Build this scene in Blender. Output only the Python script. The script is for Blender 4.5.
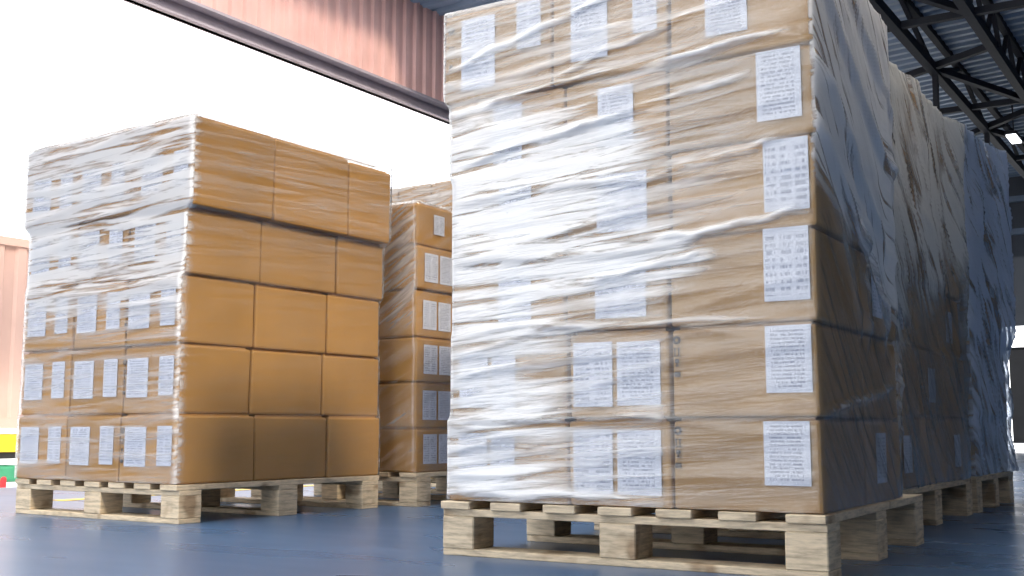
import bpy, bmesh, math, random
from mathutils import Vector, Matrix, noise
random.seed(7)
for o in list(bpy.data.objects): bpy.data.objects.remove(o)
SC = bpy.context.scene
COL = SC.collection
R = math.radians

# ------------------------------------------------------------------ camera
cam_d = bpy.data.cameras.new('camera')
cam = bpy.data.objects.new('camera', cam_d); COL.objects.link(cam)
cam_d.sensor_width = 36.0
cam_d.lens = 1143.05 / 1024 * 36.0
cam_d.clip_start = .02; cam_d.clip_end = 300
cam.location = (0, 0, .33)
cam.rotation_euler = (math.pi/2 + .1237, 0, .57)
SC.camera = cam
# ------------------------------------------------------------------ sky, sun, exposure
SKY = 3.8
SUN = 3.2
w = bpy.data.worlds.new('world'); SC.world = w; w.use_nodes = True
bg = w.node_tree.nodes['Background']
bg.inputs[0].default_value = (.98, .985, 1.0, 1); bg.inputs[1].default_value = SKY
sd = bpy.data.lights.new('sun', 'SUN'); sd.energy = SUN; sd.color = (1, .87, .70); sd.angle = R(9)
sun = bpy.data.objects.new('sun', sd); COL.objects.link(sun)
SUN_DIR = Vector((.80, -.22, .62))            # towards the hazy sun, in over the front through the added roof gaps
sun.rotation_euler = SUN_DIR.to_track_quat('Z', 'Y').to_euler()
sun.location = (10, -14, 12)
SC.view_settings.view_transform = 'Standard'; SC.view_settings.look = 'None'
SC.view_settings.exposure = 0.0; SC.view_settings.gamma = 1.0
SC.view_settings.use_curve_mapping = False

# ------------------------------------------------------------------ materials
def nt(name):
    m = bpy.data.materials.new(name); m.use_nodes = True
    n = m.node_tree; b = n.nodes['Principled BSDF']
    return m, n, b
def nd(n, t, **kw):
    x = n.nodes.new(t)
    for k, v in kw.items(): setattr(x, k, v)
    return x
def ramp(n, src, stops):
    r = nd(n, 'ShaderNodeValToRGB'); n.links.new(src, r.inputs[0])
    el = r.color_ramp.elements
    while len(el) < len(stops): el.new(.5)
    for e, (p, c) in zip(el, stops):
        e.position = p; e.color = (*c, 1) if len(c) == 3 else c
    return r
def noise_tex(n, scale, detail=3, vec=None, mscale=None, rough=.5, coord='Object'):
    t = nd(n, 'ShaderNodeTexNoise'); t.inputs['Scale'].default_value = scale
    t.inputs['Detail'].default_value = detail; t.inputs['Roughness'].default_value = rough
    if vec is None:
        vec = nd(n, 'ShaderNodeTexCoord').outputs[coord]
    if mscale:
        mp = nd(n, 'ShaderNodeMapping'); mp.inputs['Scale'].default_value = mscale
        n.links.new(vec, mp.inputs[0]); vec = mp.outputs[0]
    n.links.new(vec, t.inputs['Vector'])
    return t
def plain(name, col, rough=.5, metal=0, var=.15, scale=8, bump=0, mscale=None):
    m, n, b = nt(name)
    t = noise_tex(n, scale, 4, mscale=mscale)
    lo = tuple(c*(1-var) for c in col); hi = tuple(min(1, c*(1+var)) for c in col)
    r = ramp(n, t.outputs[0], [(.3, lo), (.7, hi)])
    n.links.new(r.outputs[0], b.inputs['Base Color'])
    b.inputs['Roughness'].default_value = rough; b.inputs['Metallic'].default_value = metal
    if bump:
        bp = nd(n, 'ShaderNodeBump'); bp.inputs['Strength'].default_value = bump; bp.inputs['Distance'].default_value = .01
        n.links.new(t.outputs[0], bp.inputs['Height']); n.links.new(bp.outputs[0], b.inputs['Normal'])
    return m
def cardboard(name, col):
    m, n, b = nt(name)
    oi = nd(n, 'ShaderNodeObjectInfo')
    t = noise_tex(n, 3.5, 4); f = noise_tex(n, 90, 2, mscale=(1, 1, .15))
    r = ramp(n, t.outputs[0], [(.3, tuple(c*.88 for c in col)), (.7, tuple(min(1, c*1.1) for c in col))])
    hs = nd(n, 'ShaderNodeHueSaturation')
    mr = nd(n, 'ShaderNodeMapRange'); mr.inputs[3].default_value = .88; mr.inputs[4].default_value = 1.1
    n.links.new(oi.outputs['Random'], mr.inputs[0]); n.links.new(mr.outputs[0], hs.inputs['Value'])
    n.links.new(r.outputs[0], hs.inputs['Color']); n.links.new(hs.outputs[0], b.inputs['Base Color'])
    b.inputs['Roughness'].default_value = .62; b.inputs['Specular IOR Level'].default_value = .3
    bp = nd(n, 'ShaderNodeBump'); bp.inputs['Strength'].default_value = .12; bp.inputs['Distance'].default_value = .003
    n.links.new(f.outputs[0], bp.inputs['Height']); n.links.new(bp.outputs[0], b.inputs['Normal'])
    return m
def wood(name, col):
    m, n, b = nt(name)
    oi = nd(n, 'ShaderNodeObjectInfo')
    tc = nd(n, 'ShaderNodeTexCoord')
    add = nd(n, 'ShaderNodeVectorMath', operation='ADD'); sc = nd(n, 'ShaderNodeVectorMath', operation='SCALE'); sc.inputs['Scale'].default_value = 9
    cx = nd(n, 'ShaderNodeCombineXYZ')
    for k in range(3): n.links.new(oi.outputs['Random'], cx.inputs[k])
    n.links.new(cx.outputs[0], sc.inputs[0]); n.links.new(tc.outputs['Object'], add.inputs[0]); n.links.new(sc.outputs[0], add.inputs[1])
    t = noise_tex(n, 1, 5, vec=add.outputs[0], mscale=(14, 14, 110), rough=.65)
    k = noise_tex(n, 9, 2, vec=add.outputs[0])
    r = ramp(n, t.outputs[0], [(.3, tuple(c*.55 for c in col)), (.55, col), (.8, tuple(min(1, c*1.25) for c in col))])
    kr = ramp(n, k.outputs[0], [(.30, (.45, .36, .28)), (.42, (1, 1, 1))])
    mx = nd(n, 'ShaderNodeMix', data_type='RGBA', blend_type='MULTIPLY'); mx.inputs[0].default_value = .8
    n.links.new(r.outputs[0], mx.inputs[6]); n.links.new(kr.outputs[0], mx.inputs[7])
    n.links.new(mx.outputs[2], b.inputs['Base Color']); b.inputs['Roughness'].default_value = .75
    bp = nd(n, 'ShaderNodeBump'); bp.inputs['Strength'].default_value = .3; bp.inputs['Distance'].default_value = .002
    n.links.new(t.outputs[0], bp.inputs['Height']); n.links.new(bp.outputs[0], b.inputs['Normal'])
    return m
def label_mat(name, rows, cols, tint, ink=.33):
    """white printed paper: rows of small illegible type in columns"""
    m, n, b = nt(name)
    tc = nd(n, 'ShaderNodeTexCoord'); sp = nd(n, 'ShaderNodeSeparateXYZ'); n.links.new(tc.outputs['UV'], sp.inputs[0])
    def math_(op, a, bb=None):
        x = nd(n, 'ShaderNodeMath', operation=op)
        for i, v in enumerate((a, bb)):
            if v is None: continue
            if isinstance(v, (int, float)): x.inputs[i].default_value = v
            else: n.links.new(v, x.inputs[i])
        return x.outputs[0]
    oi = nd(n, 'ShaderNodeObjectInfo')
    v = math_('MULTIPLY', sp.outputs[1], rows); row = math_('FLOOR', v); fr = math_('FRACT', v)
    line = math_('MULTIPLY', math_('GREATER_THAN', fr, .35), math_('LESS_THAN', fr, .85))
    cx = nd(n, 'ShaderNodeCombineXYZ')
    n.links.new(math_('MULTIPLY', sp.outputs[0], 26), cx.inputs[0]); n.links.new(math_('MULTIPLY', row, 7.3), cx.inputs[1])
    n.links.new(math_('MULTIPLY', oi.outputs['Random'], 50), cx.inputs[2])
    t = nd(n, 'ShaderNodeTexNoise'); t.inputs['Scale'].default_value = 1; t.inputs['Detail'].default_value = 1
    n.links.new(cx.outputs[0], t.inputs['Vector'])
    u = math_('FRACT', math_('MULTIPLY', sp.outputs[0], cols))
    block = math_('MULTIPLY', math_('GREATER_THAN', u, .12), math_('LESS_THAN', u, .85))
    inkm = math_('MULTIPLY', math_('MULTIPLY', line, block), math_('GREATER_THAN', t.outputs[0], .46))
    edge = math_('MULTIPLY', math_('GREATER_THAN', sp.outputs[1], .07), math_('LESS_THAN', sp.outputs[1], .93))
    inkm = math_('MULTIPLY', inkm, edge)
    mx = nd(n, 'ShaderNodeMix', data_type='RGBA')
    n.links.new(inkm, mx.inputs[0]); mx.inputs[6].default_value = (*tint, 1); mx.inputs[7].default_value = (ink, ink*1.05, ink*1.3, 1)
    n.links.new(mx.outputs[2], b.inputs['Base Color']); b.inputs['Roughness'].default_value = .45
    return m
def film_mat(name, tint=(.93, .95, .97), milky=(.86, .88, .90), rough=.16, angle=0., gloss=1.0, bumpd=.004, stretch=9):
    """thin stretch film: clear, glossy and crinkled; milky where the layers overlap or glare is painted in (attribute milk)"""
    m = bpy.data.materials.new(name); m.use_nodes = True; n = m.node_tree
    for x in list(n.nodes): n.nodes.remove(x)
    out = nd(n, 'ShaderNodeOutputMaterial')
    uv = nd(n, 'ShaderNodeTexCoord').outputs['UV']
    mp = nd(n, 'ShaderNodeMapping'); mp.inputs['Rotation'].default_value = (0, 0, angle); n.links.new(uv, mp.inputs[0])
    sc = nd(n, 'ShaderNodeMapping'); sc.inputs['Scale'].default_value = (1.6, 1.6*stretch, 1); n.links.new(mp.outputs[0], sc.inputs[0])
    sc2 = nd(n, 'ShaderNodeMapping'); sc2.inputs['Scale'].default_value = (9, 9*7, 1); n.links.new(mp.outputs[0], sc2.inputs[0])
    a = nd(n, 'ShaderNodeTexNoise'); a.inputs['Scale'].default_value = 1.6; a.inputs['Detail'].default_value = 6; a.inputs['Roughness'].default_value = .62
    a.inputs['Distortion'].default_value = .5
    n.links.new(sc.outputs[0], a.inputs['Vector'])
    c = nd(n, 'ShaderNodeTexNoise'); c.inputs['Scale'].default_value = 1.2; c.inputs['Detail'].default_value = 4; n.links.new(sc2.outputs[0], c.inputs['Vector'])
    b1 = nd(n, 'ShaderNodeBump'); b1.inputs['Strength'].default_value = .8; b1.inputs['Distance'].default_value = bumpd*2.5
    n.links.new(a.outputs[0], b1.inputs['Height'])
    b2 = nd(n, 'ShaderNodeBump'); b2.inputs['Strength'].default_value = .6; b2.inputs['Distance'].default_value = bumpd
    n.links.new(c.outputs[0], b2.inputs['Height']); n.links.new(b1.outputs[0], b2.inputs['Normal'])
    N = b2.outputs[0]
    tr = nd(n, 'ShaderNodeBsdfTransparent'); tr.inputs[0].default_value = (*tint, 1)
    gl = nd(n, 'ShaderNodeBsdfGlossy'); gl.inputs['Roughness'].default_value = rough; n.links.new(N, gl.inputs['Normal'])
    fr = nd(n, 'ShaderNodeFresnel')
    ge = nd(n, 'ShaderNodeNewGeometry'); ior = nd(n, 'ShaderNodeMapRange'); ior.inputs[3].default_value = 1.5; ior.inputs[4].default_value = 1/1.5   # thin sheet: same from both sides
    n.links.new(ge.outputs['Backfacing'], ior.inputs[0]); n.links.new(ior.outputs[0], fr.inputs[0])
    n.links.new(N, fr.inputs['Normal'])
    fm = nd(n, 'ShaderNodeMath', operation='MULTIPLY', use_clamp=True); fm.inputs[1].default_value = 1.8*gloss; n.links.new(fr.outputs[0], fm.inputs[0])
    clear = nd(n, 'ShaderNodeMixShader'); n.links.new(fm.outputs[0], clear.inputs[0]); n.links.new(tr.outputs[0], clear.inputs[1]); n.links.new(gl.outputs[0], clear.inputs[2])
    df = nd(n, 'ShaderNodeBsdfDiffuse'); df.inputs[0].default_value = (*milky, 1); n.links.new(N, df.inputs['Normal'])
    tl = nd(n, 'ShaderNodeBsdfTranslucent'); tl.inputs[0].default_value = (*milky, 1)
    md = nd(n, 'ShaderNodeMixShader'); md.inputs[0].default_value = .25; n.links.new(df.outputs[0], md.inputs[1]); n.links.new(tl.outputs[0], md.inputs[2])
    mg = nd(n, 'ShaderNodeMixShader'); mg.inputs[0].default_value = .12; n.links.new(md.outputs[0], mg.inputs[1]); n.links.new(gl.outputs[0], mg.inputs[2])
    at = nd(n, 'ShaderNodeAttribute', attribute_name='milk')
    rp = nd(n, 'ShaderNodeMapRange', clamp=True); rp.inputs[1].default_value = .38; rp.inputs[2].default_value = .68
    rp.inputs[3].default_value = .08; rp.inputs[4].default_value = 1.9
    n.links.new(a.outputs[0], rp.inputs[0])
    mm = nd(n, 'ShaderNodeMath', operation='MULTIPLY', use_clamp=True); n.links.new(at.outputs['Fac'], mm.inputs[0]); n.links.new(rp.outputs[0], mm.inputs[1])
    fin = nd(n, 'ShaderNodeMixShader'); n.links.new(mm.outputs[0], fin.inputs[0]); n.links.new(clear.outputs[0], fin.inputs[1]); n.links.new(mg.outputs[0], fin.inputs[2])
    n.links.new(fin.outputs[0], out.inputs[0])
    return m
def floor_mat():
    m, n, b = nt('blue_coated_floor')
    t = noise_tex(n, 1.3, 5); s = noise_tex(n, 2.2, 2, mscale=(.5, 1.6, 1))
    r = ramp(n, t.outputs[0], [(.3, (.052, .105, .20)), (.7, (.070, .135, .25))])
    n.links.new(r.outputs[0], b.inputs['Base Color'])
    rr = nd(n, 'ShaderNodeMapRange'); rr.inputs[3].default_value = .20; rr.inputs[4].default_value = .38
    n.links.new(s.outputs[0], rr.inputs[0]); n.links.new(rr.outputs[0], b.inputs['Roughness'])
    bp = nd(n, 'ShaderNodeBump'); bp.inputs['Strength'].default_value = .06; bp.inputs['Distance'].default_value = .003
    n.links.new(s.outputs[0], bp.inputs['Height']); n.links.new(bp.outputs[0], b.inputs['Normal'])
    return m
MT = dict(
    floor=floor_mat(),
    card=cardboard('kraft_cardboard', (.47, .245, .07)),
    card_r=cardboard('pale_kraft_cardboard', (.43, .25, .098)),
    pine=wood('pale_pine', (.66, .54, .38)),
    header=plain('red_brown_cladding', (.66, .40, .36), .5, 0, .08, 3),
    beam=plain('grey_painted_steel', (.36, .31, .34), .5, .1, .1, 6),
    roof=plain('dark_blue_roof_sheet', (.24, .31, .42), .5, .1, .1, 2),
    steel=plain('dark_steel', (.018, .020, .028), .75, 0, .15, 10),
    wall=plain('dark_grey_cladding', (.10, .115, .14), .6, 0, .1, 2),
    yard=plain('pale_yard_concrete', (.52, .52, .50), .8, 0, .1, .6),
    salmon=plain('faded_salmon_paint', (.62, .42, .35), .5, 0, .06, 2),
    yellow=plain('yellow_paint', (.80, .52, .03), .5, 0, .12, 8),
    black=plain('black_rubber', (.02, .02, .022), .7, 0, .2, 12),
    red=plain('red_paint', (.55, .03, .04), .4, 0, .1, 10),
    green=plain('green_paint', (.05, .30, .16), .45, 0, .1, 10),
    door=plain('dark_door_panel', (.022, .024, .03), .5, 0, .2, 5),
    ink=plain('brown_black_ink', (.07, .05, .04), .7, 0, .2, 30),
    lab_a=label_mat('printed_label_two_columns', 13, 2, (.66, .67, .74)),
    lab_b=label_mat('printed_label_form', 17, 1, (.66, .67, .74)),
    lab_c=label_mat('printed_label_list', 10, 3, (.66, .67, .74), .36),
)

# ------------------------------------------------------------------ helpers
def mesh_obj(name, bm, mat, parent=None, smooth=False):
    me = bpy.data.meshes.new(name); bm.to_mesh(me); bm.free()
    me.materials.append(mat)
    if smooth:
        for p in me.polygons: p.use_smooth = True
    o = bpy.data.objects.new(name, me); COL.objects.link(o)
    if parent: o.parent = parent
    return o
def share(o, parent, loc=None):
    c = o.copy(); COL.objects.link(c); c.parent = parent
    if loc is not None: c.location = loc
    return c
def empty(name, loc, rz=0):
    o = bpy.data.objects.new(name, None); COL.objects.link(o)
    o.location = loc; o.rotation_euler = (0, 0, rz); o.empty_display_size = .1
    return o
def tag(o, label, cat, group=None):
    o['label'] = label; o['category'] = cat
    if group: o['group'] = group
    return o
def box(bm, lo, hi, bevel=0., seg=1, jit=0.):
    vs = [bm.verts.new((x, y, z)) for z in (lo[2], hi[2]) for y in (lo[1], hi[1]) for x in (lo[0], hi[0])]
    if jit:
        for v in vs: v.co += Vector((random.uniform(-jit, jit), random.uniform(-jit, jit), random.uniform(-jit*.4, jit*.4)))
    fs = [bm.faces.new([vs[i] for i in f]) for f in ((0, 2, 3, 1), (4, 5, 7, 6), (0, 1, 5, 4), (2, 6, 7, 3), (0, 4, 6, 2), (1, 3, 7, 5))]
    if bevel:
        es = list({e for f in fs for e in f.edges})
        bmesh.ops.bevel(bm, geom=es, offset=bevel, segments=seg, affect='EDGES', profile=.5)
    return fs
def boxo(name, lo, hi, mat, parent=None, bevel=0., seg=1, jit=0.):
    bm = bmesh.new(); box(bm, lo, hi, bevel, seg, jit); return mesh_obj(name, bm, mat, parent)
def bar(bm, a, b, wx, wz=None):
    a, b = Vector(a), Vector(b); d = (b-a); L = d.length; d.normalize()
    up = Vector((0, 0, 1)) if abs(d.z) < .95 else Vector((1, 0, 0))
    s = d.cross(up).normalized(); u = s.cross(d).normalized(); wz = wz or wx
    vs = [bm.verts.new(p + s*wx/2*i + u*wz/2*j) for p in (a, b) for i, j in ((-1, -1), (1, -1), (1, 1), (-1, 1))]
    for f in ((3, 2, 1, 0), (4, 5, 6, 7), (0, 1, 5, 4), (1, 2, 6, 5), (2, 3, 7, 6), (3, 0, 4, 7)): bm.faces.new([vs[i] for i in f])
def baro(name, a, b, wx, mat, parent=None, wz=None):
    bm = bmesh.new(); bar(bm, a, b, wx, wz); return mesh_obj(name, bm, mat, parent)
def structure(o): o['kind'] = 'structure'; return o
def ribbed(name, length, width, pitch, depth, mat, parent, along='z', thick=.006):
    """one sheet of trapezoidal cladding: profile across `width` (axis +Y), extruded over `length`, ribs towards +X (wall) or -Z (roof)"""
    bm = bmesh.new(); prof = []
    nrib = int(round(width/pitch))
    for i in range(nrib):
        y = i*pitch
        prof += [(y, 0), (y+pitch*.45, 0), (y+pitch*.55, depth), (y+pitch*.9, depth)]
    prof.append((width, 0))
    def P(y, d, l):
        return (d, y, l) if along == 'z' else (l, y, -d)
    rows = []
    for off in (0, -thick):
        for l in (0, length):
            rows.append([bm.verts.new(P(y, d+off, l)) for y, d in prof])
    for i in range(len(prof)-1):
        a, b, c, d = rows
        bm.faces.new((a[i], a[i+1], b[i+1], b[i])); bm.faces.new((c[i+1], c[i], d[i], d[i+1]))
        bm.faces.new((a[i+1], a[i], c[i], c[i+1])); bm.faces.new((b[i], b[i+1], d[i+1], d[i]))
    for k in (0, -1):
        a, b, c, d = rows; bm.faces.new((a[k], b[k], d[k], c[k]))
    bmesh.ops.recalc_face_normals(bm, faces=bm.faces)
    return mesh_obj(name, bm, mat, parent)

# ------------------------------------------------------------------ the building
XW, YF, YE, XR = -8.24, -4.0, 26.0, 7.0            # left wall, front wall, end wall, right wall
ZL, ZB, ZT = 4.20, 4.37, 5.55                       # lintel, beam top, eaves
SL = .04                                            # roof slope
def roofz(x): return ZT + SL*(x - XW)
XE = -6.1                                           # dock edge
structure(boxo('floor', (XE, YF, -.25), (XR, YE, 0), MT['floor']))
structure(boxo('trim_1', (XE-.02, YF, -.20), (XE, YE, -.03), MT['steel']))           # dock edge angle
structure(boxo('yard_ground', (-60, -40, -1.35), (XE-.02, 60, -1.15), MT['yard']))
structure(boxo('yard_apron', (XE-.02, -40, -1.35), (60, YF-.02, -.25), MT['yard']))
# left wall: cladding above the long dock opening, added solid section at its front end
wl = structure(boxo('wall_left', (XW-.12, YF, ZB), (XW-.06, YE, ZT), MT['header']))
structure(boxo('wall_left_blocker', (XW-.12, YF, -1.15), (XW-.04, 1.5, ZL), MT['wall']))  # unseen section added to cut daylight on the left stack's front
s0 = ribbed('cladding_sheet', ZT-ZB, 1.0, .2, .035, MT['header'], wl); s0.location = (XW-.05, YF, ZB)
for k in range(1, 30): share(s0, wl, (XW-.05, YF+k, ZB))
structure(boxo('wall_left_end', (XW-.12, 12.6, -1.15), (XW-.04, YE, ZB), MT['wall']))
bm = bmesh.new()
box(bm, (XW-.10, YF, ZL), (XW-.04, YE, ZB)); box(bm, (XW-.12, YF, ZB-.03), (XW+.08, YE, ZB)); box(bm, (XW-.12, YF, ZL), (XW+.02, YE, ZL+.02))
structure(mesh_obj('trim_2', bm, MT['beam']))                                              # lintel beam
# roof sheets
# unseen gaps added in the roof to let sun and sky onto the stacks
OX0, OX1, OX2, OX3, OY = XW+.9, -1.0, 2.3, 4.9, 10.0
cl = structure(boxo('ceiling', (XW-.3, OY, roofz(XR)+.06), (XR, YE, roofz(XR)+.1), MT['roof']))
ang = -math.atan(SL)
runs = {'full': (XW-.3, XR+.3), 'right': (OX1, XR+.3), 'left': (XW-.3, OX0), 'strip': (OX1, OX2), 'edge': (OX3, XR+.3)}
sheets = {}
for k in range(30):
    y = YF+k
    use = ('full',) if y >= OY else (('left', 'strip', 'edge') if 0 <= y < 3 else ('left', 'right'))
    for u in use:
        x0, x1 = runs[u]; loc = (x0, y, roofz(x0)+.03)
        if u in sheets: share(sheets[u], cl, loc)
        else:
            q = ribbed('roof_sheet', x1-x0, 1.0, .25, .05, MT['roof'], cl, along='x'); q.rotation_euler = (0, ang, 0); q.location = loc; sheets[u] = q
# front wall behind the camera: left open, right solid, shaped to steer light
GX = -.75
structure(boxo('unseen_wall_front', (GX, YF-.12, 0), (XR, YF, 6.0), MT['wall']))
structure(boxo('unseen_wall_front_header', (XW-.12, YF-.12, 4.6), (GX, YF, 6.0), MT['wall']))
structure(boxo('wall_right', (XR, YF-.12, 0), (XR+.12, YE+.12, 6.3), MT['wall']))
# end wall with an open gate, and a low partition with a door in front of it
we = structure(boxo('wall_end', (-2.2, YE, 0), (XR, YE+.12, 6.3), MT['wall']))
boxo('wall_panel', (-7.0, YE, 3.2), (-2.2, YE+.12, 6.3), MT['wall'], we)
boxo('wall_panel', (XW-.12, YE, 0), (-7.0, YE+.12, 6.3), MT['wall'], we)
for z in (4.45, 5.15): boxo('girt', (XW, YE-.14, z), (XR, YE-.002, z+.12), MT['roof'], we)
YP = 19.0
DX0, DX1 = -3.16, -1.95
wp = structure(boxo('wall_partition', (DX1, YP, 0), (XR, YP+.1, 3.0), MT['wall']))
boxo('wall_panel', (-4.6, YP, 0), (DX0, YP+.1, 3.0), MT['wall'], wp)
boxo('wall_panel', (DX0, YP, 1.93), (DX1, YP+.1, 3.0), MT['wall'], wp)
d1 = structure(boxo('door_1', (DX0+.09, YP+.03, .13), (DX1-.03, YP+.07, 1.56), MT['door'], None, .005))
boxo('door_hinge', (DX1-.045, YP+.02, .4), (DX1, YP+.08, .5), MT['steel'], d1)
boxo('door_hinge', (DX1-.045, YP+.02, 1.2), (DX1, YP+.08, 1.3), MT['steel'], d1)
boxo('door_rail', (DX0, YP+.02, 1.56), (DX1, YP+.08, 1.60), MT['steel'], d1)
# door and column trims at the dock opening
bm = bmesh.new()
for sx in (0, .16): box(bm, (XW-.10+sx, 12.4, -1.15), (XW-.08+sx, 12.6, ZL))
box(bm, (XW-.10, 12.49, -1.15), (XW+.08, 12.51, ZL))
structure(mesh_obj('trim_3', bm, MT['beam']))

# roof steel
ZC = 5.2
def truss(x, label, step, phase):
    t = tag(empty('roof_truss', (x, 10, ZC)), label, 'truss', 'long roof trusses')
    zt = roofz(x) - .05 - ZC
    baro('bottom_chord', (0, 0, 0), (0, 16, 0), .11, MT['steel'], t, .13)
    baro('top_chord', (0, 0, zt), (0, 16, zt), .09, MT['steel'], t)
    y = phase
    while y + step <= 16:
        baro('web_member', (0, y, .0), (0, y+step/2, zt), .055, MT['steel'], t)
        baro('web_member', (0, y+step/2, zt), (0, y+step, .0), .055, MT['steel'], t)
        y += step
    return t
truss(-3.3, 'dark steel roof truss with long chord above the filmed stacks', 3.7, 2.1)
truss(-2.45, 'dark steel roof truss with V shaped webs at the upper right', 1.1, .38)
br = tag(empty('roof_bracing', (-3.3, 10, ZC)), 'dark crossed steel braces tying the roof trusses together', 'bracing')
for nm, p, q in (('cross_tie', (-4.3, 13.85), (2.5, 13.87)), ('diagonal_brace', (-4.1, 16.2), (-2.4, 15.2)), ('diagonal_brace', (-3.3, 15.82), (-2.45, 18.2)),
                 ('cross_tie', (-4.3, 18.07), (2.5, 18.11)), ('diagonal_brace', (-3.6, 19.75), (-2.45, 18.6)), ('diagonal_brace', (-3.33, 19.5), (-2.45, 22.0)),
                 ('cross_tie', (-4.3, 22.0), (2.5, 22.0)), ('diagonal_brace', (-3.3, 12.0), (-2.45, 13.85))):
    baro(nm, (p[0]+3.3, p[1]-10, .02), (q[0]+3.3, q[1]-10, .02), .085, MT['steel'], br)
for y in (5.85, 9.5):
    baro('hanger', (0, y, -.62), (0, y, 0), .07, MT['steel'], br)
lm = tag(empty('ceiling_lamp', (-2.85, 19.2, 4.9)), 'small bright roof lamp between the dark trusses', 'lamp')
boxo('lamp_housing', (-.09, -.3, .03), (.09, .3, .08), MT['steel'], lm, .01)
m, n, b = nt('lamp_tube'); b.inputs['Base Color'].default_value = (1, 1, 1, 1)
b.inputs['Emission Color'].default_value = (.9, .95, 1, 1); b.inputs['Emission Strength'].default_value = 4
boxo('lamp_diffuser', (-.07, -.28, .0), (.07, .28, .03), m, lm)
baro('hanger_rod', (0, 0, .08), (0, 0, roofz(-2.85)-4.95), .02, MT['steel'], lm)

# yellow aisle line painted on the floor
tag(boxo('floor_marking', (-4.80, 3.45, .0), (-4.70, 15.5, .002), MT['yellow']), 'yellow painted aisle line on the floor behind the left pallet', 'floor marking')

# ------------------------------------------------------------------ pallets
def pallet(name, org, rz, W, D, h, label, gap_jit=.004):
    """origin at the near right corner; boards of the deck run in depth, W to -X, D to +Y"""
    p = tag(empty(name, (org[0], org[1], 0), rz), label, 'pallet', 'wooden pallets')
    tb, bb, st = .020, .018, .019
    hb = h - tb - bb - st
    bw, bd = .098, .12
    xs = [-bw/2, -W/2, -W+bw/2]; ys = [bd/2, D/2, D-bd/2]
    for y in ys:
        boxo('bottom_board', (-W, y-.05, 0), (0, y+.05, bb), MT['pine'], p, .002)
        boxo('stringer_board', (-W, y-.05, bb+hb), (0, y+.05, bb+hb+st), MT['pine'], p, .002)
        for x in xs:
            boxo('block', (x-bw/2, y-bd/2+.008, bb), (x+bw/2, y+bd/2-.008, bb+hb), MT['pine'], p, .003)
    n = 7; bwid = .092; step = (W-bwid)/(n-1)
    for i in range(n):
        x = -bwid/2 - i*step + (random.uniform(-.006, .006) if 0 < i < n-1 else 0)
        e = random.uniform(-gap_jit, gap_jit)
        boxo('deck_board', (x-bwid/2, e, h-tb), (x+bwid/2, D+e, h), MT['pine'], p, .002)
    return p

# ------------------------------------------------------------------ cartons
def frame(org, rz):
    return Matrix.Translation((org[0], org[1], 0)) @ Matrix.Rotation(rz, 4, 'Z')
def paper(name, face, c0, c1, z0, z1, half, mat, root, lift=.0006):
    """a printed sheet glued to a carton face; c measured along the face from its right (front) or near (side) end"""
    bm = bmesh.new(); hx, hy = half
    uvl = bm.loops.layers.uv.new('UVMap')
    if face == 'front': lo, hi = (hx-c1, -hy-lift-.0012, z0), (hx-c0, -hy-lift, z1)
    else: lo, hi = (hx+lift, -hy+c0, z0), (hx+lift+.0012, -hy+c1, z1)
    for f in box(bm, lo, hi):
        for l in f.loops:
            co = l.vert.co
            u = (co.x-lo[0])/(hi[0]-lo[0]) if face == 'front' else (co.y-lo[1])/(hi[1]-lo[1])
            l[uvl].uv = (u, (co.z-lo[2])/(hi[2]-lo[2]))
    return mesh_obj(name, bm, mat, root)
def symbols(face, c, z0, z1, half, root, size=.02):
    """column of handling marks printed in ink: ring, up arrows, cup, bar"""
    hx, hy = half; bm = bmesh.new(); n = 4
    def quad(cx, cz, w, h):
        if face == 'front': box(bm, (hx-cx-w, -hy-.0010, cz-h), (hx-cx+w, -hy-.0003, cz+h))
        else: box(bm, (hx+.0003, -hy+cx-w, cz-h), (hx+.0010, -hy+cx+w, cz+h))
    for i in range(n):
        z = z0 + (z1-z0)*(i+.5)/n; s = size/2
        if i % 4 == 3:
            for k in range(8):
                a = k*math.pi/4; quad(c+math.cos(a)*s*.75, z+math.sin(a)*s*.75, s*.32, s*.32)
        elif i % 4 == 2:
            for dx in (-s*.5, s*.5): quad(c+dx, z-s*.2, s*.14, s*.8); quad(c+dx, z+s*.7, s*.36, s*.16)
            quad(c, z-s*1.1, s, s*.1)
        elif i % 4 == 1:
            quad(c, z+s*.45, s*.55, s*.5); quad(c, z-s*.3, s*.14, s*.4); quad(c, z-s*.75, s*.5, s*.13)
        else:
            quad(c, z, s*.8, s*.65)
    o = mesh_obj('printed_marks', bm, MT['ink'], root); o['kind'] = 'stuff'; return o
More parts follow.
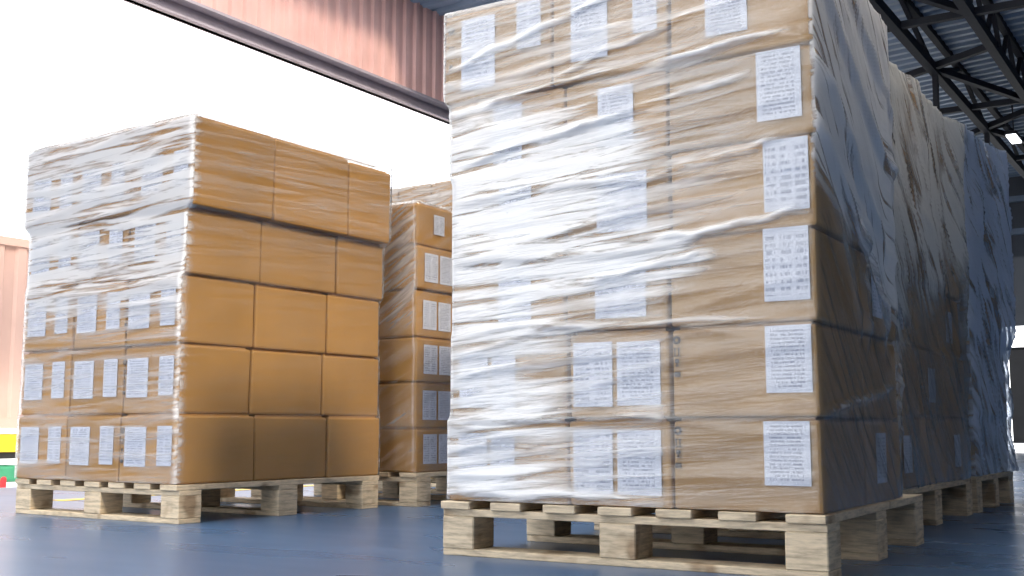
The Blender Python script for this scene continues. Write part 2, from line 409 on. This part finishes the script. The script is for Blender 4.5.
def carton(fr, cell, z0, h, mat, label, group, labels=(), marks=(), tape=None):
    """cell = (u0,u1,v0,v1): u to -X and v to +Y from the stack's near right corner"""
    u0, u1, v0, v1 = cell
    hx, hy = (u1-u0)/2, (v1-v0)/2
    loc = fr @ Vector((-(u0+u1)/2, (v0+v1)/2, z0))
    rz = fr.to_euler().z + random.uniform(-.004, .004)
    r = tag(empty('carton', loc, rz), label, 'carton', group)
    bm = bmesh.new(); box(bm, (-hx+.0015, -hy+.0015, .001), (hx-.0015, hy-.0015, h-.0075), .008, 2, .0022)
    # the closed top flaps stand a little proud, set in from the walls
    tf = max((f for f in bm.faces if f.normal.z > .95 or f.calc_center_median().z > h-.012), key=lambda f: f.calc_area())
    bmesh.ops.recalc_face_normals(bm, faces=bm.faces)
    bmesh.ops.inset_region(bm, faces=[tf], thickness=.010)
    ex = bmesh.ops.extrude_face_region(bm, geom=[tf]); vs = [v for v in ex['geom'] if isinstance(v, bmesh.types.BMVert)]
    bmesh.ops.delete(bm, geom=[tf], context='FACES_ONLY')
    for v in vs: v.co.z = h - .0008
    mesh_obj('box_body', bm, mat, r)
    for face, c0, c1, a, b, lm_ in labels: paper('shipping_label', face, c0, c1, a, b, (hx, hy), MT[lm_], r, .0022)
    for face, c, a, b in marks: symbols(face, c, a, b, (hx+.0018, hy+.0018), r)
    if tape:
        face, c0, c1, a, b = tape
        paper('packing_tape', face, c0, c1, a, b, (hx, hy), MT['tape'], r, .0022)
    return r
m, n, b = nt('clear_brown_tape'); b.inputs['Base Color'].default_value = (.50, .33, .16, 1); b.inputs['Roughness'].default_value = .2
t = noise_tex(n, 25, 3); rr = ramp(n, t.outputs[0], [(.3, (.44, .28, .12)), (.7, (.56, .38, .19))]); n.links.new(rr.outputs[0], b.inputs['Base Color'])
MT['tape'] = m
LAY = ['bottom', 'second', 'third', 'fourth', 'fifth', 'sixth', 'seventh', 'eighth']
def layname(k, n): return 'top layer' if k == n-1 else f'{LAY[k]} layer'

# ------------------------------------------------------------------ stretch film
def film(name, fr, rects, zs, mat, milk, label, amp=.004, ang=lambda f: .08, step=.016, zstep=.013, off=.005, seed=0., z0=None, flare=None, folds=(), ampf=lambda f: 1):
    """rects[k] = (x0,x1,y0,y1) of layer k (local), zs the layer boundaries"""
    bm = bmesh.new(); uvl = bm.loops.layers.uv.new('UVMap')
    zb = zs[0] + .003; zt = zs[-1] + .004
    nz = max(4, int((zt-zb)/zstep))
    base = rects[0]; nx = max(2, int((base[1]-base[0])/step)); ny = max(2, int((base[3]-base[2])/step))
    cols = []                                                     # (face, t)
    for i in range(nx): cols.append((0, i/nx))                    # front, left to right
    for i in range(ny): cols.append((1, i/ny))                    # right side, near to far
    for i in range(nx//2): cols.append((2, i/(nx//2)))            # back
    for i in range(ny//2): cols.append((3, i/(ny//2)))            # left side
    def rect_at(z):
        bw = .018; acc = [0]*4; tot = 0
        for k, r in enumerate(rects):
            a, b_ = zs[k], zs[k+1]
            lo = -1e9 if k == 0 else a; hi = 1e9 if k == len(rects)-1 else b_
            w_ = 1/(1+math.exp(-(z-lo)/bw*3)) if lo > -1e8 else 1
            w_ *= 1/(1+math.exp((z-hi)/bw*3)) if hi < 1e8 else 1
            for q in range(4): acc[q] += w_*r[q]
            tot += w_
        return [q/tot for q in acc]
    grid = []; milks = {}; coords = {}
    Nf = [Vector((0, -1, 0)), Vector((1, 0, 0)), Vector((0, 1, 0)), Vector((-1, 0, 0))]
    for j in range(nz+1):
        z = zb + (zt-zb)*j/nz; x0, x1, y0, y1 = rect_at(z); row = []
        bd = min(abs(z-q) for q in zs[1:-1]) if len(zs) > 2 else 1
        for f, t in cols:
            L = (x1-x0) if f in (0, 2) else (y1-y0)
            p = [Vector((x0+(x1-x0)*t, y0, z)), Vector((x1, y0+(y1-y0)*t, z)), Vector((x1-(x1-x0)*t, y1, z)), Vector((x0, y1-(y1-y0)*t, z))][f]
            s = (t*L) + (0, 5, 11, 17)[f]
            an = ang(f); ca, sa = math.cos(an), math.sin(an)
            a_, b_ = s*ca + z*sa, -s*sa + z*ca
            n1 = noise.noise(Vector((a_*1.5, b_*13, seed))); n2 = noise.noise(Vector((a_*4.5, b_*42, seed+7))); n3 = noise.noise(Vector((s*3, z*3, seed+13)))
            ridge = (1-min(1, abs(n1)*2.6))**2
            d = off + amp*ampf(f)*(ridge*1.2 + .35*n2 + .5*max(0, n3))
            edge = min(t, 1-t)*L
            rc = .012
            nrm = Nf[f].copy()
            if edge < .05: d = off + (d-off)*(.04+.96*edge/.05)
            if flare: d += flare(f, t, z)
            fm_ = 0
            for ff, ta, za, tb, zb_, wd, ht, mk_ in folds:
                if ff != f: continue
                ax, bx_ = ta*L, tb*L; dx, dz = bx_-ax, zb_-za; q2 = dx*dx+dz*dz
                kk = max(0, min(1, ((t*L-ax)*dx+(z-za)*dz)/q2)); wob = .012*noise.noise(Vector((kk*6, za*9, seed)))
                dist = math.hypot(t*L-ax-kk*dx, z-za-kk*dz-wob)
                e_ = math.exp(-(dist/wd)**2)*min(1, 6*min(kk+.05, 1.05-kk)); d += ht*e_; fm_ = max(fm_, mk_*e_)
            if edge < rc:
                other = Nf[(f-1) % 4] if t < .5 else Nf[(f+1) % 4]
                k_ = 1-edge/rc
                nrm = (nrm + other*k_).normalized(); p = p - (Nf[f]*.4+other*.4)*rc*.35*k_
            d += .0012*math.exp(-(bd/.01)**2)
            v = bm.verts.new(p + nrm*d); row.append(v)
            milks[v] = milk(f, t, (z-zb)/(zt-zb), s, z) + fm_; coords[v] = (s, z)
        grid.append(row)
    nc = len(cols)
    # the film folds a hand's width over the top
    top = []
    x0, x1, y0, y1 = rects[-1]; cx, cy = (x0+x1)/2, (y0+y1)/2
    for i, v in enumerate(grid[-1]):
        q = Vector((v.co.x + (cx-v.co.x)*.16, v.co.y + (cy-v.co.y)*.16, zt+.004+.006*noise.noise(v.co*9)))
        u = bm.verts.new(q); milks[u] = milks[v]; coords[u] = (coords[v][0], zt+.1); top.append(u)
    grid.append(top)
    for j in range(len(grid)-1):
        for i in range(nc):
            k = (i+1) % nc
            f = bm.faces.new((grid[j][i], grid[j][k], grid[j+1][k], grid[j+1][i])); f.smooth = True
            for l, v in zip(f.loops, (grid[j][i], grid[j][k], grid[j+1][k], grid[j+1][i])):
                s, z = coords[v]
                if k < i and v in (grid[j][k], grid[j+1][k]): s = 17+(y1-y0)
                elif cols[k][0] != cols[i][0] and v in (grid[j][k], grid[j+1][k]):
                    ff = cols[i][0]; s = (0, 5, 11, 17)[ff] + ((x1-x0) if ff in (0, 2) else (y1-y0))
                an = ang(cols[i][0]); l[uvl].uv = (s*math.cos(an)+z*math.sin(an), -s*math.sin(an)+z*math.cos(an))
    bm.verts.ensure_lookup_table(); vals = [milks[v] for v in bm.verts]
    o = mesh_obj(name, bm, mat)
    at = o.data.attributes.new('milk', 'FLOAT', 'POINT'); at.data.foreach_set('value', vals)
    o.matrix_world = fr
    return tag(o, label, 'stretch film', 'films around the pallet loads')

def lerp_rects(layers):
    return layers

# ================================================================== near right stack
PR = (-.803, 2.540); RZR = .024
FR = frame(PR, RZR)
pallet('wooden_pallet', PR, RZR, 1.035, 1.0, .142, 'pale pine pallet under the tall nearest stack of cartons')
hR = [.2175, .2190, .2190, .2190, .2190, .262]
zR = [.1425]
for h in hR: zR.append(zR[-1]+h)
# per layer: right edge inset, left edge, front inset
RE = [.010, .009, .006, .003, -.001, -.001]; LE = [1.022, 1.012, 1.010, 1.012, 1.024, 1.046]
SPL = [(.37, .655), (.368, .652), (.372, .66), (.366, .66), (.37, .66), (.362, .70)]
rectsR = []
NR = 'the tall nearest stack'
for k in range(6):
    u0, u3 = RE[k], LE[k]; u1, u2 = SPL[k]; v0 = .014+random.uniform(-.003, .003); v1, v2 = .40, .775
    z, h = zR[k], hR[k]
    rectsR.append((-u3, -u0, v0, v2))
    lab = {0: [], 1: [], 2: []}; mk = {0: [], 1: [], 2: []}
    lw = (.022, .013, .012, .015, .022, None)[k]
    if k < 5:
        lz = [(.062, .208), (.055, .210), (.048, .220), (.040, .212), (.042, .212)][k]
        c = [.030, .019, .019, .014, .026][k]-u0
        lab[0].append(('front', c+.004, c+.112, lz[0], lz[1], ('lab_b', 'lab_b', 'lab_c', 'lab_c', 'lab_b')[k]))
    else:
        lab[0].append(('front', .157, .264, .055, .205, 'lab_b'))
        lab[1] += [('front', .028, .095, .10, .25, 'lab_a'), ('front', .168, .275, .055, .245, 'lab_b')]
        lab[2] += [('front', .030, .105, .12, .25, 'lab_a'), ('front', .175, .285, .03, .235, 'lab_b')]
        mk[2].append(('front', .322, .02, .24))
    if k in (0, 1):
        lab[1] += [('front', .026, .143, .030, .188, 'lab_b'), ('front', .156, .266, .028, .190, 'lab_a')]
        lab[2] += [('front', .155, .228, .022, .185, 'lab_a'), ('front', .24, .33, .03, .18, 'lab_b')]
        mk[0].append(('front', u1-u0-.014, .09, .20))
    if k in (2, 3):
        lab[1].append(('front', .06, .20, .03, .18, 'lab_a'))
        lab[2].append(('front', .10, .20, .03, .18, 'lab_a'))
    if k == 4:
        lab[1].append(('front', .09, .19, .03, .19, 'lab_b')); lab[2].append(('front', .13, .22, .03, .19, 'lab_a'))
    g = .0018
    for i, (a, b) in enumerate(((u0, u1-g), (u1+g, u2-g), (u2+g, u3))):
        nm = ('front right corner', 'front middle', 'front left corner')[i]
        carton(FR, (a, b, v0, v1-g), z, h, MT['card_r'], f'brown carton, {nm}, {layname(k,6)} of {NR}', 'cartons of the nearest stack', lab[i], mk[i])
    for i, (a, b) in enumerate(((u0, u1-g), (u1+g, u2-g), (u2+g, u3))):
        if i == 1: continue
        nm = ('rear right corner', '', 'rear left corner')[i]
        sl = [('side', .10, .20, .05, .18, 'lab_a')] if i == 0 and k % 2 == 0 else []
        carton(FR, (a, b, v1+g, v2), z, h, MT['card_r'], f'brown carton, {nm}, {layname(k,6)} of {NR}', 'cartons of the nearest stack', sl)
def sm(x, a, b):
    t = max(0, min(1, (x-a)/(b-a))); return t*t*(3-2*t)
def milkR_glare(f, t, q, s, z):
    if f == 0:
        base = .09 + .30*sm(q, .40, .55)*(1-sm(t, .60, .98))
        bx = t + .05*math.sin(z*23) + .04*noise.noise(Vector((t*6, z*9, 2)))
        glare = sm(q, .36, .44)*(1-sm(q, .66, .80))*(1-sm(bx, .42, .60))
        glare2 = sm(q, .36, .42)*(1-sm(q, .46, .54))*(1-sm(bx, .60, .72))
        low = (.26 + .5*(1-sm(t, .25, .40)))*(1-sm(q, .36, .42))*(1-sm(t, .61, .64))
        return base + 1.4*max(glare, .7*glare2) + low       # sun glare on the middle layers, painted in as whiter film
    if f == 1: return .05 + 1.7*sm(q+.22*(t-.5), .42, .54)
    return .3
foldsR = [(0, .02, 1.33, .62, 1.48, .008, .012, 1.0), (0, .30, 1.25, .75, 1.36, .006, .010, .6), (0, .0, 1.20, .40, 1.24, .007, .010, .5),
          (0, .10, 1.22, .95, 1.27, .006, .012, .8), (0, .35, 1.10, .85, 1.19, .006, .009, .5), (0, .55, .95, .92, 1.01, .010, .010, .6),
          (0, .05, 1.06, .60, 1.14, .008, .010, .5), (0, .60, .80, .98, .83, .008, .012, .7), (0, .40, .70, .75, .76, .007, .008, .5),
          (0, .0, .355, .62, .362, .008, .008, .5), (0, .05, .60, .95, .585, .006, .008, .4), (0, .0, .16, .6, .165, .010, .006, .6),
          (1, .0, 1.20, .8, .80, .018, .022, .2), (1, .0, 1.06, .75, .60, .018, .022, .2), (1, .05, .92, .45, .58, .018, .018, .2),
          (1, .0, 1.42, .9, 1.02, .014, .022, .2), (1, .35, .95, .55, .55, .018, .02, .3), (1, .5, .90, .75, .55, .014, .024, .5),
          (1, .0, .37, .95, .45, .008, .010, .3), (1, .82, 1.3, .92, .2, .02, .02, .3), (1, .3, 1.5, 1, 1.2, .012, .02, .2)]
film('stretch_film', FR, rectsR, zR, film_mat('film_near', stretch=15, milky=(.92, .93, .94), gloss=.9, bumpd=.0025), milkR_glare, 'clear crinkled stretch film glaring white around the tall nearest stack',
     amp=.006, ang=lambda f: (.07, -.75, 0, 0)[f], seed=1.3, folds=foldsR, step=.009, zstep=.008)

# ================================================================== left stack
PL = (-3.199, 2.804); RZL = -.029
FL = frame(PL, RZL)
pallet('wooden_pallet', PL, RZL, .985, 1.085, .137, 'pale pine pallet under the wide left stack of cartons')
hL = [.252, .254, .252, .250, .334]
zL = [.1375]
for h in hL: zL.append(zL[-1]+h)
LR = [.006, .014, .016, .006, -.030]; LLf = [.988, .986, .982, .982, 1.016]; LV = [.002, .006, .004, .010, .002]; LD = [1.085, 1.085, 1.082, 1.098, 1.10]
LS = [(.335, .66), (.335, .66), (.33, .655), (.34, .66), (.335, .66)]
LVS = [(.365, .765), (.345, .735), (.357, .755), (.373, .80), (.40, .83)]
NL = 'the wide left stack'
rectsL = []
for k in range(5):
    u0, u3 = LR[k], LLf[k]; u1, u2 = LS[k]; v0, v3 = LV[k], LD[k]; v1, v2 = LVS[k]
    z, h = zL[k], hL[k]; g = .0018
    rectsL.append((-u3, -u0, v0, v3))
    for i, (a, b) in enumerate(((u0, u1-g), (u1+g, u2-g), (u2+g, u3))):
        nm = ('front right corner', 'front middle', 'front left corner')[i]
        ls = [('front', .032, .112, .065, .208, 'lab_a'), ('front', .175, .295, .060, .205, 'lab_b')]
        mk = [('front', .312, .06, .21)] if i == 0 and k < 3 else []
        carton(FL, (a, b, v0, v1-g), z, h, MT['card'], f'brown carton, {nm}, {layname(k,5)} of {NL}', 'cartons of the left stack', ls, mk)
    for i, (a, b) in enumerate(((v1+g, v2-g), (v2+g, v3))):
        nm = ('right side middle', 'rear right corner')[i]
        carton(FL, (u0+random.uniform(-.004, .004), .5, a, b), z, h - (.012 if k == 4 and i == 1 else 0), MT['card'], f'brown carton, {nm}, {layname(k,5)} of {NL}', 'cartons of the left stack')
def milkL_glint(f, t, q, s, z):  # last terms paint a white highlight down the near corner
    if f == 0: return .28 + .85*sm(q, .40, .58) + .5*sm(t, .975, .995)
    if f == 1: return .04 + .16*sm(q, .45, .9) + .6*(1-sm(t, .006, .02))
    return .3
film('stretch_film', FL, rectsL, zL, film_mat('film_left', stretch=16, milky=(.76, .76, .77), gloss=.6, bumpd=.0003), milkL_glint, 'milky wrinkled stretch film around the wide left stack',
     amp=.005, ang=lambda f: (.03, .05, 0, 0)[f], seed=4.1, z0=.13, ampf=lambda f: .35 if f == 1 else 1)

# ================================================================== narrow middle stack behind
PM = (-3.06, 4.0); RZM = 0.0
FM = frame(PM, RZM)
pallet('wooden_pallet', PM, RZM, 1.0, 1.0, .145, 'pale pine pallet under the narrow middle stack')
hM = [.193, .203, .200, .213, .200, .193]; zM = [.147]
for h in hM: zM.append(zM[-1]+h)
rectsM = []
for k in range(6):
    j = random.uniform(-.006, .006); rectsM.append((-.5, -.01-j, .012, .92))
    ls = [('side', .045, .145, .035, .165, 'lab_a'), ('side', .160, .255, .035, .165, 'lab_b')] if k < 5 else [('side', .12, .20, .06, .15, 'lab_a')]
    carton(FM, (.01+j, .46, .014, .31), zM[k], hM[k], MT['card'], f'brown carton, front row, {layname(k,6)} of the narrow middle stack', 'cartons of the middle stack', ls)
    carton(FM, (.01+j, .46, .314, .61), zM[k], hM[k], MT['card'], f'brown carton, second row, {layname(k,6)} of the narrow middle stack', 'cartons of the middle stack', ls)
    carton(FM, (.01+j, .46, .614, .91), zM[k], hM[k], MT['card'], f'brown carton, rear row, {layname(k,6)} of the narrow middle stack', 'cartons of the middle stack', ls)
film('stretch_film', FM, rectsM, zM, film_mat('film_middle', gloss=.8, bumpd=.0006), lambda f, t, q, s, z: .10 if f == 1 else .18+.2*sm(q, .5, .6),
     'thin stretch film around the narrow middle stack', amp=.004, ang=lambda f: .5, seed=9.2, step=.025, zstep=.02)

# ================================================================== pale stack furthest back
PN = (-3.83, 5.45); FN = frame(PN, 0)
pallet('wooden_pallet', PN, 0, 1.0, 1.0, .145, 'pine pallet under the pale stack furthest back')
zN = [.147, .567, .987, 1.407, 1.82]; rectsN = []
for k in range(4):
    rectsN.append((-1.0, 0, .0, .45))
    for i in range(4):
        carton(FN, (.25*i+.002, .25*i+.248, .005, .44), zN[k], zN[k+1]-zN[k], MT['card_r'],
               f'tall pale carton, {("right end", "second from right", "third from right", "left end")[i]} of the {layname(k,4)}, furthest stack', 'cartons of the furthest stack')
film('stretch_film', FN, rectsN, zN, film_mat('film_back', gloss=.8, bumpd=.0006), lambda f, t, q, s, z: .45, 'milky film around the pale stack furthest back',
     amp=.005, seed=12.7, step=.03, zstep=.025)

# ================================================================== right hand row behind the near stack
def row_stack(org, D, hs, who, milk, mat, amp, seed, flare, lab, nv):
    F = frame(org, 0)
    pallet('wooden_pallet', org, 0, 1.0, D, .142, f'shaded pine pallet under the {who}')
    zs = [.1425]
    for h in hs: zs.append(zs[-1]+h)
    rects = []
    for k, h in enumerate(hs):
        j = random.uniform(.0, .012); rects.append((-1.0, -j, .015, D-.03))
        ed = [.018+(D-.05)*i/nv for i in range(nv+1)]
        for i in range(nv):
            nm = ('near end', 'middle', 'far end')[i] if nv == 3 else ('near half', 'far half')[i]
            ls = [('side', .12, .22, .05, .17, 'lab_a')] if (k+i) % 2 == 0 else []
            carton(F, (j+.002, .5, ed[i]+.002, ed[i+1]-.002), zs[k], h, MT['card_r'], f'shaded carton, {nm}, {layname(k,len(hs))} of the {who}', f'cartons of the {who}', ls)
        carton(F, (.504, .998, .018, .40), zs[k], h, MT['card_r'], f'shaded carton, front left, {layname(k,len(hs))} of the {who}', f'cartons of the {who}')
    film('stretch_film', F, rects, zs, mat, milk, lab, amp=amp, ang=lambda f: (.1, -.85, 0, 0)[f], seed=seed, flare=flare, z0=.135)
def flare2(f, t, z):
    if f != 1: return 0
    return .02*max(0, math.sin(t*9+z*3))**2 + .03*sm(t, .8, .95)*sm(z, .3, .9)
def flare3(f, t, z):
    if f != 1: return 0
    return .03*max(0, noise.noise(Vector((t*5, z*2.2, 3)))) + .05*sm(z, .62, .82)*sm(t, .3, .9) + .03*sm(t, .55, 1)*(1-sm(z, .15, .4))
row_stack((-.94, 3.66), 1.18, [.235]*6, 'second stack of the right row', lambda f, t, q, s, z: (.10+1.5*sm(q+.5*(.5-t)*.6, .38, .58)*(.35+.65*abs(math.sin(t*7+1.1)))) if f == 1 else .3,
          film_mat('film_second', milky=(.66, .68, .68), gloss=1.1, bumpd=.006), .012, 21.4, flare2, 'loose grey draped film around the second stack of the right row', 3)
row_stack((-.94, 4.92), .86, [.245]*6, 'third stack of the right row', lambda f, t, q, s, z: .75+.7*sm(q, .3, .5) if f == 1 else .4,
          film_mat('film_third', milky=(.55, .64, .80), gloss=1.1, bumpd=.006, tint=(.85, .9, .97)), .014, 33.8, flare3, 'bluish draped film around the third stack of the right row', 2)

# ================================================================== container lorry in the yard
tr = tag(empty('container_trailer', (-12.5, 8.2, -1.15)), 'salmon shipping container on a yellow trailer parked in the white yard', 'trailer')
cb = boxo('container', (-2.4, -3, 1.52), (-.045, 9, 3.79), MT['salmon'], tr)
s0 = ribbed('container_panel', 2.15, 1.2, .3, .035, MT['salmon'], cb); s0.location = (-.04, -3, 1.58)
for k in range(1, 10): share(s0, cb, (-.04, -3+1.2*k, 1.58))
boxo('container_rail', (-.06, -3, 3.70), (.02, 9, 3.80), MT['salmon'], cb); boxo('container_rail', (-.06, -3, 1.50), (.02, 9, 1.62), MT['salmon'], cb)
boxo('chassis', (-2.3, -3, 1.22), (-.02, 9, 1.43), MT['yellow'], tr)
boxo('underframe', (-2.2, -3, 1.14), (-.05, 9, 1.22), MT['black'], tr)
def wheel(y):
    bm = bmesh.new(); bmesh.ops.create_cone(bm, cap_ends=True, segments=28, radius1=.5, radius2=.5, depth=.3, matrix=Matrix.Translation((-.25, y, .5)) @ Matrix.Rotation(math.pi/2, 4, 'Y'))
    bmesh.ops.bevel(bm, geom=[e for e in bm.edges if e.calc_length() < .2], offset=.04, segments=2, affect='EDGES')
    wv = mesh_obj('wheel', bm, MT['black'], tr)
    bm = bmesh.new(); bmesh.ops.create_cone(bm, cap_ends=True, segments=20, radius1=.26, radius2=.2, depth=.06, matrix=Matrix.Translation((-.08, y, .5)) @ Matrix.Rotation(math.pi/2, 4, 'Y'))
    mesh_obj('wheel_hub', bm, MT['red'], wv)
for y in (-2.2, -1.0, 1.6): wheel(y)
boxo('side_locker', (-.4, .11, .70), (-.03, .19, .93), MT['red'], tr, .02)
boxo('air_tank', (-.4, -.35, .86), (-.05, .40, 1.06), MT['green'], tr, .04, 2)
